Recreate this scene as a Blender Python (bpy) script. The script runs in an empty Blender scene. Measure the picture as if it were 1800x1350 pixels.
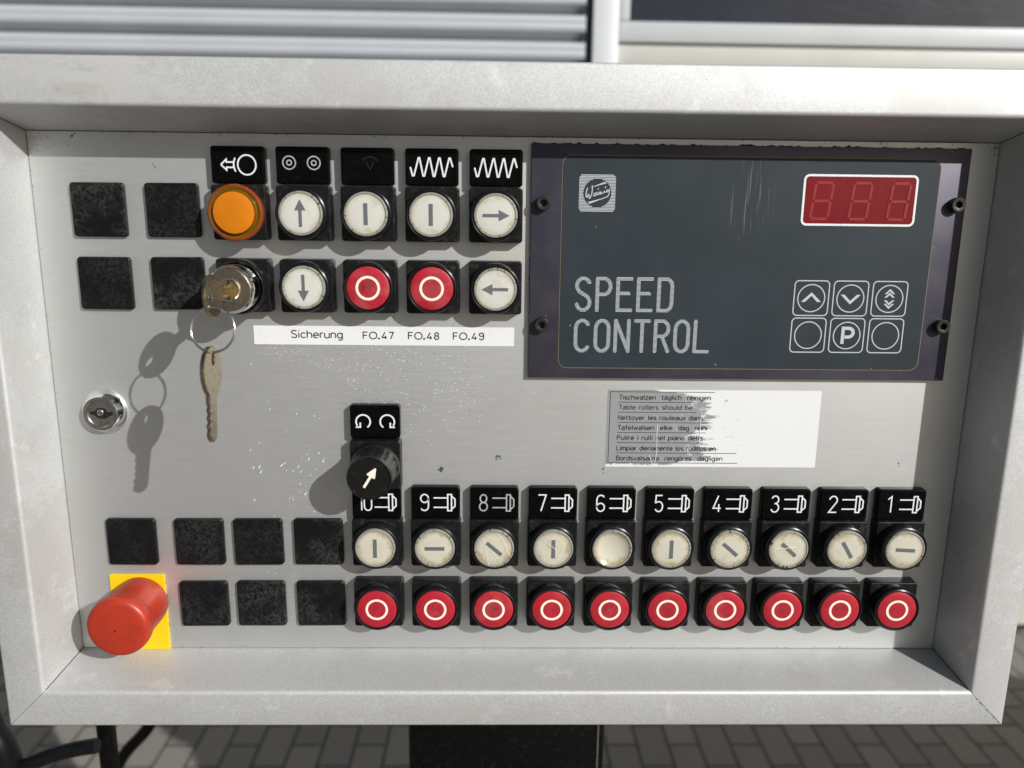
import bpy, bmesh, math, random
from mathutils import Vector, Matrix, noise as mnoise
random.seed(7)
SC = bpy.context.scene
COL = SC.collection
H = 1.240                                   # height of the panel's zero line above the paving

def P(x, y, z=0.0):                         # panel millimetres (x right, y up, z out) -> metres
    return Vector((x * .001, -z * .001, y * .001 + H))
def D(x, y, z):
    return Vector((x * .001, -z * .001, y * .001))

# ------------------------------------------------------------------ camera, sky, sun, exposure
cam_d = bpy.data.cameras.new('camera')
cam = bpy.data.objects.new('camera', cam_d)
COL.objects.link(cam)
RC = ((0.99978507, 0.01126247, 0.01740626), (0.00735674, -0.97766776, 0.21002769), (0.01938297, -0.2098545, -0.97754048))
def pv(v): return Vector((v[0], -v[2], v[1]))
cx, cy, cz = pv(RC[0]), -pv(RC[1]), -pv(RC[2])
cam.matrix_world = Matrix(((cx.x, cy.x, cz.x, 0), (cx.y, cy.y, cz.y, 0), (cx.z, cy.z, cz.z, 0), (0, 0, 0, 1)))
cam.location = P(72.3216, 238.492, 464.332)
cam_d.sensor_width = 36.0
cam_d.lens = 28.0
cam_d.clip_start = .02
cam_d.clip_end = 500
cam_d.dof.use_dof = True
cam_d.dof.focus_distance = .477
cam_d.dof.aperture_fstop = 7.0
SC.camera = cam

SUN = Vector((.93, -1.0, .69)).normalized()
W = bpy.data.worlds.new('World')
SC.world = W
W.use_nodes = True
wn = W.node_tree
sky = wn.nodes.new('ShaderNodeTexSky')
sky.sky_type = 'NISHITA'
sky.sun_disc = False
sky.sun_elevation = math.asin(SUN.z)
sky.sun_rotation = math.atan2(SUN.x, SUN.y)
sky.air_density = 1.0
sky.dust_density = 2.0
sky.ozone_density = 1.0
bg = wn.nodes['Background']
bg.inputs['Strength'].default_value = .05
tcw = wn.nodes.new('ShaderNodeTexCoord')
mpw = wn.nodes.new('ShaderNodeMapping'); mpw.inputs['Scale'].default_value = (1.0, 1.0, 2.6)
nzw = wn.nodes.new('ShaderNodeTexNoise'); nzw.inputs['Scale'].default_value = 5.0; nzw.inputs['Detail'].default_value = 7; nzw.inputs['Roughness'].default_value = .58; nzw.inputs['Distortion'].default_value = .5
crw = wn.nodes.new('ShaderNodeMapRange'); crw.interpolation_type = 'SMOOTHSTEP'
crw.inputs[1].default_value = .47; crw.inputs[2].default_value = .62; crw.inputs[4].default_value = .85
bww = wn.nodes.new('ShaderNodeRGBToBW')
scw = wn.nodes.new('ShaderNodeMath'); scw.operation = 'MULTIPLY_ADD'; scw.inputs[1].default_value = 1.3; scw.inputs[2].default_value = .5
mxw = wn.nodes.new('ShaderNodeMix'); mxw.data_type = 'RGBA'
wn.links.new(tcw.outputs['Generated'], mpw.inputs['Vector']); wn.links.new(mpw.outputs[0], nzw.inputs['Vector'])
wn.links.new(nzw.outputs['Fac'], crw.inputs[0]); wn.links.new(crw.outputs[0], mxw.inputs[0])
wn.links.new(sky.outputs[0], bww.inputs[0]); wn.links.new(bww.outputs[0], scw.inputs[0])
wn.links.new(sky.outputs[0], mxw.inputs[6]); wn.links.new(scw.outputs[0], mxw.inputs[7])
wn.links.new(mxw.outputs[2], bg.inputs['Color'])
sun_d = bpy.data.lights.new('sun', 'SUN')
sun_d.energy = 5.0
sun_d.angle = math.radians(.53)
sun_d.color = (1.0, .985, .965)
sun = bpy.data.objects.new('sun', sun_d)
COL.objects.link(sun)
sun.location = (3, -3, 4)
sun.rotation_euler = SUN.to_track_quat('Z', 'Y').to_euler()
SC.view_settings.view_transform = 'Standard'
SC.view_settings.look = 'None'
SC.view_settings.exposure = -.06
SC.view_settings.gamma = 1.0
SC.view_settings.use_curve_mapping = False
SC.cycles.use_denoising = True
SC.cycles.max_bounces = 8

# ------------------------------------------------------------------ materials
class NT:
    def __init__(s, name):
        s.m = bpy.data.materials.new(name); s.m.use_nodes = True
        s.t = s.m.node_tree; s.b = s.t.nodes['Principled BSDF']
    def n(s, ty, **kw):
        nd = s.t.nodes.new('ShaderNode' + ty)
        for k, v in kw.items(): setattr(nd, k, v)
        return nd
    def l(s, a, b): s.t.links.new(a, b)
    def setin(s, inp, v):
        if hasattr(v, 'is_output') or isinstance(v, bpy.types.NodeSocket): s.l(v, inp)
        else: inp.default_value = v
    def obj(s, rnd=True):
        tc = s.n('TexCoord'); o = tc.outputs['Object']
        if rnd:
            oi = s.n('ObjectInfo'); mu = s.math('MULTIPLY', oi.outputs['Random'], 7.3)
            v = s.n('VectorMath', operation='ADD'); s.l(o, v.inputs[0]); s.l(mu, v.inputs[1]); o = v.outputs[0]
        return o
    def scale(s, v, sc, rot=(0, 0, 0)):
        mp = s.n('Mapping'); s.l(v, mp.inputs['Vector']); mp.inputs['Scale'].default_value = sc; mp.inputs['Rotation'].default_value = rot
        return mp.outputs[0]
    def noise(s, v, sc, det=3, rough=.55, dist=0):
        nd = s.n('TexNoise'); s.l(v, nd.inputs['Vector'])
        nd.inputs['Scale'].default_value = sc; nd.inputs['Detail'].default_value = det
        nd.inputs['Roughness'].default_value = rough; nd.inputs['Distortion'].default_value = dist
        return nd.outputs['Fac']
    def voro(s, v, sc):
        nd = s.n('TexVoronoi'); s.l(v, nd.inputs['Vector']); nd.inputs['Scale'].default_value = sc
        return nd
    def math(s, op, a, b=0.0, c=None):
        nd = s.n('Math', operation=op); s.setin(nd.inputs[0], a); s.setin(nd.inputs[1], b)
        if c is not None: s.setin(nd.inputs[2], c)
        return nd.outputs[0]
    def ramp(s, f, lo, hi, a=0.0, b=1.0):
        nd = s.n('MapRange', interpolation_type='SMOOTHSTEP'); s.setin(nd.inputs[0], f)
        nd.inputs[1].default_value = lo; nd.inputs[2].default_value = hi
        nd.inputs[3].default_value = a; nd.inputs[4].default_value = b
        return nd.outputs[0]
    def mix(s, f, a, b):
        nd = s.n('Mix', data_type='RGBA'); s.setin(nd.inputs[0], f)
        for i, v in ((6, a), (7, b)):
            if isinstance(v, tuple): nd.inputs[i].default_value = (*v, 1)
            else: s.l(v, nd.inputs[i])
        return nd.outputs[2]
    def sep(s, v):
        nd = s.n('SeparateXYZ'); s.l(v, nd.inputs[0]); return nd.outputs
    def out(s, base=None, rough=None, metal=None, bump=None, bstr=.2, bdist=.0003, **kw):
        b = s.b
        if base is not None: s.setin(b.inputs['Base Color'], (*base, 1) if isinstance(base, tuple) else base)
        if rough is not None: s.setin(b.inputs['Roughness'], rough)
        if metal is not None: s.setin(b.inputs['Metallic'], metal)
        for k, v in kw.items(): s.setin(b.inputs[k.replace('_', ' ')], v)
        if bump is not None:
            bp = s.n('Bump'); bp.inputs['Strength'].default_value = bstr; bp.inputs['Distance'].default_value = bdist
            s.l(bump, bp.inputs['Height']); s.l(bp.outputs[0], b.inputs['Normal'])
        return s.m

MAT = {}
def simple(name, base, rough=.5, metal=0.0, grime=.25, gscale=260, **kw):
    t = NT(name); o = t.obj()
    g = t.ramp(t.noise(o, gscale, 4, .6), .42, .75)
    dark = tuple(c * (1 - grime) for c in base)
    r = t.math('ADD', t.math('MULTIPLY', t.noise(o, gscale * 2.3, 2), .18), rough - .09)
    MAT[name] = t.out(t.mix(g, base, dark), r, metal, **kw)
    return MAT[name]

def metal_panel():
    t = NT('brushed_aluminium'); o = t.obj(False)
    x, y, z = t.sep(o)
    brush = t.noise(t.scale(o, (18, 1, 900)), 1.6, 3, .7)
    fine = t.noise(t.scale(o, (60, 1, 2600)), 1.0, 2, .6)
    blot = t.noise(o, 13, 5, .62)
    base = t.mix(t.ramp(brush, .3, .7), (.565, .572, .562), (.615, .622, .612))
    base = t.mix(t.math('MULTIPLY', t.ramp(blot, .45, .7), .28), base, (.47, .47, .46))
    base = t.mix(t.math('MULTIPLY', t.ramp(t.noise(o, 1400, 2, .7), .60, .74), .30), base, (.74, .75, .75))
    # yellowish dried dirt streaks
    yb = t.ramp(t.noise(t.scale(o, (26, 1, 70)), 1.0, 5, .6), .62, .78)
    base = t.mix(t.math('MULTIPLY', yb, .35), base, (.55, .50, .38))
    # grime along the seam round the edge
    ex = t.math('SUBTRACT', .2727, t.math('ABSOLUTE', t.math('SUBTRACT', x, .0837)))
    ez = t.math('SUBTRACT', .1573, t.math('ABSOLUTE', t.math('SUBTRACT', z, .1229)))
    e = t.math('MINIMUM', ex, ez)
    en = t.math('ADD', e, t.math('MULTIPLY', t.math('SUBTRACT', t.noise(o, 160, 5, .75), .44), .010))
    base = t.mix(t.math('MULTIPLY', t.ramp(en, .0001, -.0010), .65), base, (.055, .045, .035))
    # dried pale residue under one button and behind the top row
    for rx, rz, sx_, sz_ in ((.074, .0205, 46, 130), (.079, .214, 60, 150), (-.052, .214, 80, 130), (-.108, .0175, 40, 190)):
        dv = t.n('VectorMath', operation='DISTANCE'); t.l(t.scale(o, (sx_, 1, sz_)), dv.inputs[0]); dv.inputs[1].default_value = (rx * sx_, 0, rz * sz_)
        rr = t.math('MULTIPLY', t.ramp(dv.outputs['Value'], 1.1, .3), t.ramp(t.noise(t.scale(o, (700, 1, 260)), 1.0, 4, .7), .44, .58))
        base = t.mix(t.math('MULTIPLY', rr, .75), base, (.66, .62, .48))
    # dark smudges
    wob = t.n('VectorMath', operation='ADD'); t.l(o, wob.inputs[0])
    nz = t.n('TexNoise'); t.l(o, nz.inputs['Vector']); nz.inputs['Scale'].default_value = 420; nz.inputs['Detail'].default_value = 3
    nv = t.n('VectorMath', operation='MULTIPLY_ADD'); t.l(nz.outputs['Color'], nv.inputs[0]); nv.inputs[1].default_value = (.009, .009, .009); nv.inputs[2].default_value = (-.0045, -.0045, -.0045)
    t.l(nv.outputs[0], wob.inputs[1])
    for sx, sz, r in ((.0388, .0857, .0021), (.0734, .0935, .0021), (.1378, .0851, .0013), (.036, .1557, .0013), (.3201, .0902, .0012), (-.1626, .2784, .0014), (.0336, .1577, .0008), (.205, .096, .0007), (-.12, .262, .0010)):
        vd = t.n('VectorMath', operation='DISTANCE'); t.l(wob.outputs[0], vd.inputs[0]); vd.inputs[1].default_value = (sx, 0, sz)
        base = t.mix(t.ramp(vd.outputs['Value'], r, r * .55, 0, .85), base, (.06, .055, .05))
    # tiny white specks, thick in a patch below the long label
    dots = None
    v1 = t.voro(o, 900)
    rn = t.sep(v1.outputs['Color'])
    s1 = t.math('MULTIPLY', t.ramp(v1.outputs['Distance'], .34, .14), t.math('GREATER_THAN', rn[0], .74))
    cl = t.n('VectorMath', operation='DISTANCE')
    t.l(t.scale(o, (1, 1, 1.25)), cl.inputs[0]); cl.inputs[1].default_value = (.02, 0, .185)
    msk = t.math('ADD', t.ramp(cl.outputs['Value'], .13, .01), t.math('MULTIPLY', t.noise(o, 22, 3), 1.25))
    s1 = t.math('MULTIPLY', s1, t.math('MULTIPLY', t.ramp(msk, 1.0, 1.65), t.ramp(rn[1], 0, 1, .25, .9)))
    sp = t.math('MINIMUM', s1, 1.0)
    base = t.mix(sp, base, (.86, .86, .84))
    rough = t.math('ADD', t.math('MULTIPLY', fine, .16), t.math('ADD', t.math('MULTIPLY', blot, .16), .37))
    MAT['panel'] = t.out(base, rough, t.math('MULTIPLY', t.math('SUBTRACT', 1.0, sp), .84), bump=brush, bstr=.06, bdist=.0001)
metal_panel()

def metal_frame():
    t = NT('satin_aluminium'); o = t.obj(False)
    grain = t.noise(o, 1500, 3, .7)
    blot = t.noise(o, 17, 6, .66)
    blot2 = t.noise(o, 60, 5, .7)
    base = t.mix(t.ramp(grain, .3, .7), (.46, .467, .467), (.62, .627, .62))
    base = t.mix(t.math('MULTIPLY', t.ramp(blot, .5, .62), .45), base, (.455, .45, .435))
    base = t.mix(t.math('MULTIPLY', t.ramp(blot2, .57, .70), .45), base, (.74, .74, .72))
    for px_, pz_, rx_, rz_, col_, a_ in ((-.141, .2975, 55, 230, (.30, .275, .235), .55), (-.128, .302, 26, 62, (.60, .60, .575), .6), (-.168, .303, 45, 90, (.58, .575, .54), .5), (-.1935, .045, 60, 30, (.46, .435, .405), .45), (-.206, .10, 90, 22, (.52, .51, .48), .5), (.30, .302, 22, 95, (.50, .49, .46), .4), (.373, .06, 95, 20, (.48, .475, .44), .45), (.06, -.056, 16, 120, (.50, .49, .465), .4)):
        dv = t.n('VectorMath', operation='DISTANCE'); t.l(t.scale(o, (rx_, 1, rz_)), dv.inputs[0]); dv.inputs[1].default_value = (px_ * rx_, -.033, pz_ * rz_)
        ww = t.math('ADD', dv.outputs['Value'], t.math('MULTIPLY', t.math('SUBTRACT', t.noise(t.scale(o, (.6, 1, 1.5)), 70, 6, .75), .5), 4.2))
        base = t.mix(t.ramp(ww, 1.05, .65, 0, a_), base, col_)
    v = t.voro(o, 190)
    sp = t.math('MULTIPLY', t.ramp(v.outputs['Distance'], .07, .03), t.math('GREATER_THAN', t.sep(v.outputs['Color'])[0], .93))
    base = t.mix(sp, base, (.10, .09, .08))
    v2 = t.voro(t.scale(o, (1, 1, 1)), 330)
    sp2 = t.math('MULTIPLY', t.ramp(v2.outputs['Distance'], .13, .06), t.math('GREATER_THAN', t.sep(v2.outputs['Color'])[1], .93))
    base = t.mix(sp2, base, (.85, .85, .84))
    rough = t.math('ADD', t.math('MULTIPLY', grain, .14), t.math('ADD', t.math('MULTIPLY', blot, .20), .41))
    MAT['frame'] = t.out(base, rough, .46, bump=grain, bstr=.16, bdist=.00012)
metal_frame()

def blank_mat():
    t = NT('weathered_black_plastic'); o = t.obj()
    a = t.noise(o, 520, 5, .7, .4)
    c = t.noise(o, 52, 2)
    f = t.math('MULTIPLY', t.ramp(a, .40, .62), t.ramp(c, .32, .62))
    oi = t.n('ObjectInfo')
    f = t.math('MULTIPLY', f, t.math('MULTIPLY_ADD', oi.outputs['Random'], .9, .35))
    x = t.ramp(t.noise(o, 900, 2), .62, .7)
    base = t.mix(f, (.005, .005, .006), (.030, .030, .029))
    base = t.mix(t.math('MULTIPLY', x, .35), base, (.05, .05, .05))
    MAT['blank'] = t.out(base, t.math('ADD', t.math('MULTIPLY', f, .28), .30), 0.0, bump=a, bstr=.08, bdist=.0002, Specular_IOR_Level=.22)
blank_mat()

def black_mat(name, base, rough, dust, spec=.22):
    t = NT(name); o = t.obj()
    d = t.math('MULTIPLY', t.ramp(t.noise(o, 190, 5, .7), .5, .75), dust)
    fl = t.voro(o, 1300)
    sp = t.math('MULTIPLY', t.math('MULTIPLY', t.ramp(fl.outputs['Distance'], .22, .1), t.math('GREATER_THAN', t.sep(fl.outputs['Color'])[0], .86)), dust)
    b = t.mix(d, base, (.075, .07, .062)); b = t.mix(sp, b, (.30, .28, .24))
    MAT[name] = t.out(b, t.math('ADD', t.math('MULTIPLY', d, .35), rough), Specular_IOR_Level=spec)
black_mat('black_plastic', (.008, .008, .0085), .34, .42, .18)
black_mat('black_bezel', (.008, .0085, .010), .28, .10, .22)
black_mat('black_legend', (.002, .002, .0025), .14, .05, .10)
black_mat('black_paint', (.003, .003, .003), .30, .10, .12)
black_mat('knob_black', (.008, .008, .008), .33, .16, .20)
black_mat('black_rubber', (.005, .005, .006), .40, .12, .18)

def cap_white(name, c0, c1, amt):
    t = NT(name); tc = t.n('TexCoord'); oi = t.n('ObjectInfo')
    x, y, z = t.sep(tc.outputs['Object'])
    r = t.math('SQRT', t.math('ADD', t.math('MULTIPLY', x, x), t.math('MULTIPLY', z, z)))
    o = t.obj()
    n1 = t.noise(o, 120, 5, .65)
    n2 = t.noise(o, 420, 4, .7)
    edge = t.ramp(t.math('ADD', r, t.math('MULTIPLY', t.math('SUBTRACT', n1, .5), .008)), .0075, .0112)
    f = t.math('MULTIPLY', t.math('ADD', t.math('MULTIPLY', edge, .8), t.math('MULTIPLY', t.ramp(n1, .5, .75), .5)), amt)
    base = t.mix(f, c0, c1)
    st = t.math('MULTIPLY', t.ramp(n2, .67, .74), t.math('MULTIPLY', edge, .55 * amt))
    base = t.mix(st, base, (.14, .11, .07))
    ang = t.math('ARCTAN2', z, x)
    cmb = t.n('CombineXYZ'); t.l(t.math('MULTIPLY', ang, 4.2), cmb.inputs[0]); t.l(t.math('MULTIPLY', oi.outputs['Random'], 40), cmb.inputs[1])
    notch = t.ramp(t.noise(cmb.outputs[0], 1.7, 3, .7), .56, .66)
    rim = t.ramp(r, .01035, .01060)
    rimc = t.mix(notch, (.26, .255, .22), (.035, .032, .028))
    base = t.mix(rim, base, rimc)
    MAT[name] = t.out(base, .26, 0.0, Coat_Weight=.3, Coat_Roughness=.12, Subsurface_Weight=0.0)
cap_white('cap_white', (.56, .56, .51), (.44, .40, .29), .85)
cap_white('cap_yellowed', (.53, .51, .415), (.36, .30, .18), 1.2)

def cap_red():
    t = NT('red_plastic'); o = t.obj()
    a = t.noise(o, 170, 5, .65); b = t.noise(o, 330, 4, .7)
    tc = t.n('TexCoord'); x, y, z = t.sep(tc.outputs['Object'])
    r = t.math('SQRT', t.math('ADD', t.math('MULTIPLY', x, x), t.math('MULTIPLY', z, z)))
    oi = t.n('ObjectInfo')
    ctr = t.math('MULTIPLY', t.ramp(r, .0056, .0015), t.ramp(a, .40, .64))
    base = t.mix(t.ramp(a, .35, .7), (.40, .014, .026), (.33, .010, .020))
    base = t.mix(t.math('MULTIPLY', t.ramp(b, .63, .70), .7), base, (.26, .006, .012))
    base = t.mix(t.math('MULTIPLY', ctr, t.math('MULTIPLY_ADD', oi.outputs['Random'], .75, .15)), base, (.07, .020, .016))
    fade = t.math('MULTIPLY', t.ramp(t.noise(o, 75, 3), .48, .66), t.math('MULTIPLY', oi.outputs['Random'], .6))
    base = t.mix(fade, base, (.40, .075, .075))
    MAT['cap_red'] = t.out(base, t.math('ADD', t.math('MULTIPLY', a, .25), .28))
cap_red()

simple('mushroom_red', (.38, .030, .012), .42, grime=.16, gscale=120)
simple('yellow', (.74, .50, .004), .42, grime=.06)
simple('white_print', (.72, .74, .74), .5, grime=.18, gscale=900)
simple('cream_print', (.84, .76, .66), .5, grime=.10, gscale=900)
simple('worn_print', (.40, .42, .44), .5, grime=.75, gscale=1500)
simple('ghost_print', (.010, .010, .011), .4, grime=.6, gscale=900)
simple('grey_print', (.115, .125, .13), .5, grime=.15, gscale=900)
simple('ink', (.012, .012, .013), .5, grime=0)
simple('ink_grey', (.04, .042, .045), .5, grime=0)
simple('silver_print', (.46, .50, .52), .45, grime=.12, gscale=700)
simple('label_white', (.69, .70, .695), .55, grime=.05)
simple('amber', (.58, .175, .003), .26, grime=.12, gscale=70)
simple('amber_glass', (.21, .042, .002), .12, grime=.05, Coat_Weight=.6)
simple('amber_groove', (.13, .075, .004), .16, grime=.2)
simple('chrome', (.80, .80, .80), .10, 1.0, grime=.12, gscale=400)
simple('steel_dull', (.40, .39, .36), .36, 1.0, grime=.35, gscale=300)
simple('nickel_tarnish', (.23, .195, .14), .40, .9, grime=.35, gscale=330)
simple('key_nickel', (.44, .38, .27), .26, 1.0, grime=.45, gscale=700)
simple('brass', (.40, .28, .13), .40, .9, grime=.5, gscale=500)
simple('wire', (.62, .60, .57), .18, 1.0, grime=.15)
simple('screw_black', (.050, .048, .046), .38, .7, grime=.3, gscale=900)
simple('hole', (.003, .003, .003), .6, grime=0)
simple('housing_grey', (.42, .43, .43), .5, .3, grime=.15, gscale=20)
simple('dirt', (.20, .16, .10), .8, grime=.3, gscale=900)

def plate_mat():
    t = NT('anodised_plate'); o = t.obj()
    a = t.noise(o, 500, 3); b = t.noise(o, 40, 4)
    base = t.mix(t.ramp(b, .35, .7), (.048, .044, .064), (.066, .062, .080))
    v = t.voro(o, 260); sp = t.math('MULTIPLY', t.ramp(v.outputs['Distance'], .16, .05), t.math('GREATER_THAN', t.sep(v.outputs['Color'])[0], .90))
    base = t.mix(t.math('MULTIPLY', sp, .5), base, (.3, .29, .31))
    MAT['plate'] = t.out(base, t.math('ADD', t.math('MULTIPLY', b, .2), .36), .35, bump=a, bstr=.12, bdist=.0001)
plate_mat()
def overlay_mat():
    t = NT('membrane_film'); o = t.obj(False)
    b = t.noise(o, 24, 4); c = t.noise(o, 150, 3)
    base = t.mix(t.ramp(b, .35, .7), (.016, .024, .030), (.021, .030, .038))
    # fine scratches top centre
    sv = t.scale(o, (1, 1, .035), (0, math.radians(-11), 0))
    sc = t.math('MULTIPLY', t.ramp(t.noise(sv, 900, 2, .5), .56, .68), .42)
    dd = t.n('VectorMath', operation='DISTANCE'); t.l(t.scale(o, (2.1, 1, 1)), dd.inputs[0]); dd.inputs[1].default_value = (.0, 0, .038)
    sc = t.math('MULTIPLY', sc, t.ramp(dd.outputs['Value'], .032, .014))
    base = t.mix(sc, base, (.22, .24, .26))
    v = t.voro(o, 150); sp = t.math('MULTIPLY', t.ramp(v.outputs['Distance'], .06, .03), t.math('GREATER_THAN', t.sep(v.outputs['Color'])[0], .90))
    base = t.mix(sp, base, (.5, .5, .48))
    MAT['overlay'] = t.out(base, t.math('ADD', t.math('MULTIPLY', c, .14), .46), Specular_IOR_Level=.28)
overlay_mat()
def display_mat():
    t = NT('red_display_window'); o = t.obj(False)
    n = t.noise(o, 60, 4)
    MAT['display'] = t.out(t.mix(t.ramp(n, .35, .7), (.17, .003, .008), (.145, .003, .007)), .30, Specular_IOR_Level=.3)
display_mat()
simple('segment', (.27, .016, .024), .3, grime=.3, gscale=500)
simple('display_gap', (.15, .004, .008), .3, grime=0)
def worn_label():
    t = NT('worn_silver_label'); o = t.obj(False)
    x, y, z = t.sep(o)
    n = t.noise(t.scale(o, (24, 1, 190)), 1.0, 6, .75)
    n2 = t.noise(o, 420, 4, .7)
    zz = t.math('ABSOLUTE', z)
    e = t.math('ADD', x, t.math('MULTIPLY', t.math('SUBTRACT', n, .5), .075))
    e = t.math('ADD', e, t.math('MULTIPLY', t.ramp(zz, .0185, .0236), .028))
    w = t.ramp(e, -.0045, -.0035)
    pn = t.noise(t.scale(o, (110, 1, 260)), 1.0, 5, .75)
    band = t.ramp(t.math('ABSOLUTE', t.math('SUBTRACT', x, -.002)), .026, .004)
    w = t.math('MAXIMUM', w, t.math('MULTIPLY', t.ramp(pn, .56, .60), band))
    w = t.math('MULTIPLY', w, t.math('SUBTRACT', 1.0, t.math('MULTIPLY', t.ramp(pn, .40, .36), band)))
    lo = t.math('ADD', t.math('MULTIPLY', z, -1.0), t.math('MULTIPLY', t.math('SUBTRACT', n2, .5), .006))
    w = t.math('MAXIMUM', w, t.ramp(lo, .0222, .0232))
    base = t.mix(w, (.35, .36, .37), (.68, .69, .695))
    ch = t.math('MULTIPLY', t.ramp(t.noise(o, 260, 5, .75), .66, .70), w)
    base = t.mix(t.math('MULTIPLY', ch, .8), base, (.2, .2, .2))
    MAT['worn_label'] = t.out(base, t.math('ADD', t.math('MULTIPLY', w, .2), .35), t.math('MULTIPLY', t.math('SUBTRACT', 1.0, w), .35))
worn_label()

def bg_mat(name, base, rough, metal=0, var=.06, sc=4, **kw):
    t = NT(name); o = t.obj(False)
    n = t.noise(o, sc, 5, .6)
    MAT[name] = t.out(t.mix(t.ramp(n, .3, .7), base, tuple(c * (1 - var) for c in base)), rough, metal, **kw)
bg_mat('shutter', (.50, .53, .565), .40, .2)
bg_mat('white_lacquer', (.56, .585, .59), .4)
bg_mat('cream_lacquer', (.58, .575, .53), .45)
bg_mat('dark_gap', (.02, .02, .022), .6)
bg_mat('end_cap', (.05, .06, .08), .4)
bg_mat('machine_green', (.16, .20, .18), .45)
bg_mat('machine_grey', (.35, .36, .36), .45)
def glass_mat():
    t = NT('window_glass'); o = t.obj(False)
    n = t.noise(t.scale(o, (.7, 1, 3.0)), 3.0, 5, .6)
    MAT['glass'] = t.out((.005, .008, .018), .02, 0, bump=n, bstr=.25, bdist=.02, Specular_IOR_Level=1.0)
glass_mat()
def paver_mat():
    t = NT('concrete_pavers'); tc = t.n('TexCoord'); o = tc.outputs['Object']
    br = t.n('TexBrick'); t.l(t.scale(o, (1, 1, 1), (0, 0, math.radians(90))), br.inputs['Vector'])
    br.offset = .5
    br.inputs['Scale'].default_value = 1.0; br.inputs['Brick Width'].default_value = .178; br.inputs['Row Height'].default_value = .089
    br.inputs['Mortar Size'].default_value = .0045; br.inputs['Mortar Smooth'].default_value = .25; br.inputs['Bias'].default_value = 0
    br.inputs['Color1'].default_value = (.25, .225, .19, 1); br.inputs['Color2'].default_value = (.185, .17, .15, 1); br.inputs['Mortar'].default_value = (.045, .042, .036, 1)
    n = t.noise(o, 60, 5, .7)
    base = t.mix(t.math('MULTIPLY', t.ramp(n, .4, .7), .35), br.outputs['Color'], (.14, .132, .118))
    MAT['pavers'] = t.out(base, .85, 0, bump=t.math('SUBTRACT', t.math('MULTIPLY', n, .2), br.outputs['Fac']), bstr=.6, bdist=.006)
paver_mat()

# ------------------------------------------------------------------ mesh helpers (all in panel millimetres)
def mesh(name, verts, faces, mats, fm=None, smooth=30):
    me = bpy.data.meshes.new(name)
    me.from_pydata([D(*v) for v in verts], [], faces)
    for m in mats if isinstance(mats, (list, tuple)) else [mats]: me.materials.append(MAT[m])
    if fm: me.polygons.foreach_set('material_index', fm)
    me.validate()
    if smooth:
        me.shade_smooth(); me.set_sharp_from_angle(angle=math.radians(smooth))
    else: me.shade_flat()
    me.update()
    return me

def loft(name, loops, mats, fm=None, cap0=False, cap1=True, smooth=30):
    """loops: lists of (x, y, z) of equal length; fm: material index per band (+ the end cap)."""
    n = len(loops[0]); V = [p for l in loops for p in l]; F = []; M = []
    for i in range(len(loops) - 1):
        for k in range(n):
            a, b = i * n + k, i * n + (k + 1) % n
            F.append((a, b, b + n, a + n)); M.append(fm[i] if fm else 0)
    if cap0: F.append(tuple(reversed(range(n)))); M.append(0)
    if cap1: F.append(tuple(range((len(loops) - 1) * n, len(loops) * n))); M.append(fm[-1] if fm else 0)
    me = mesh(name, V, F, mats, M, smooth)
    if cap1: me.polygons[-1].use_smooth = False
    return me

def circ(r, z, n=56, c=(0, 0)):
    return [(c[0] + r * math.cos(2 * math.pi * k / n), c[1] + r * math.sin(2 * math.pi * k / n), z) for k in range(n)]
def lathe(name, prof, mats, fm=None, n=56, cap1=True, smooth=30):
    return loft(name, [circ(r, z, n) for r, z in prof], mats, fm, False, cap1, smooth)
def rrect(w, h, r, z, n=6, c=(0, 0)):
    out = []
    for sx, sy, a0 in ((1, 1, 0), (-1, 1, 90), (-1, -1, 180), (1, -1, 270)):
        for k in range(n + 1):
            a = math.radians(a0 + 90 * k / n)
            out.append((c[0] + sx * (w / 2 - r) + r * math.cos(a), c[1] + sy * (h / 2 - r) + r * math.sin(a), z))
    return out
def pad(name, w, h, r, z0, z1, mat, bev=.6, draft=0.0, dish=None):
    L = [rrect(w + draft, h + draft, r, z0)]
    for k in range(5):
        a = math.radians(90 * k / 4)
        i = bev * (1 - math.cos(a))
        L.append(rrect(w - 2 * i, h - 2 * i, max(r - i, .2), z1 - bev + bev * math.sin(a)))
    if dish:
        m, d = dish
        L += [rrect(w - 2 * m, h - 2 * m, max(r - m, .5), z1), rrect(w - 2 * m - .5, h - 2 * m - .5, max(r - m, .5), z1 - d)]
    return loft(name, L, mat)

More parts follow.
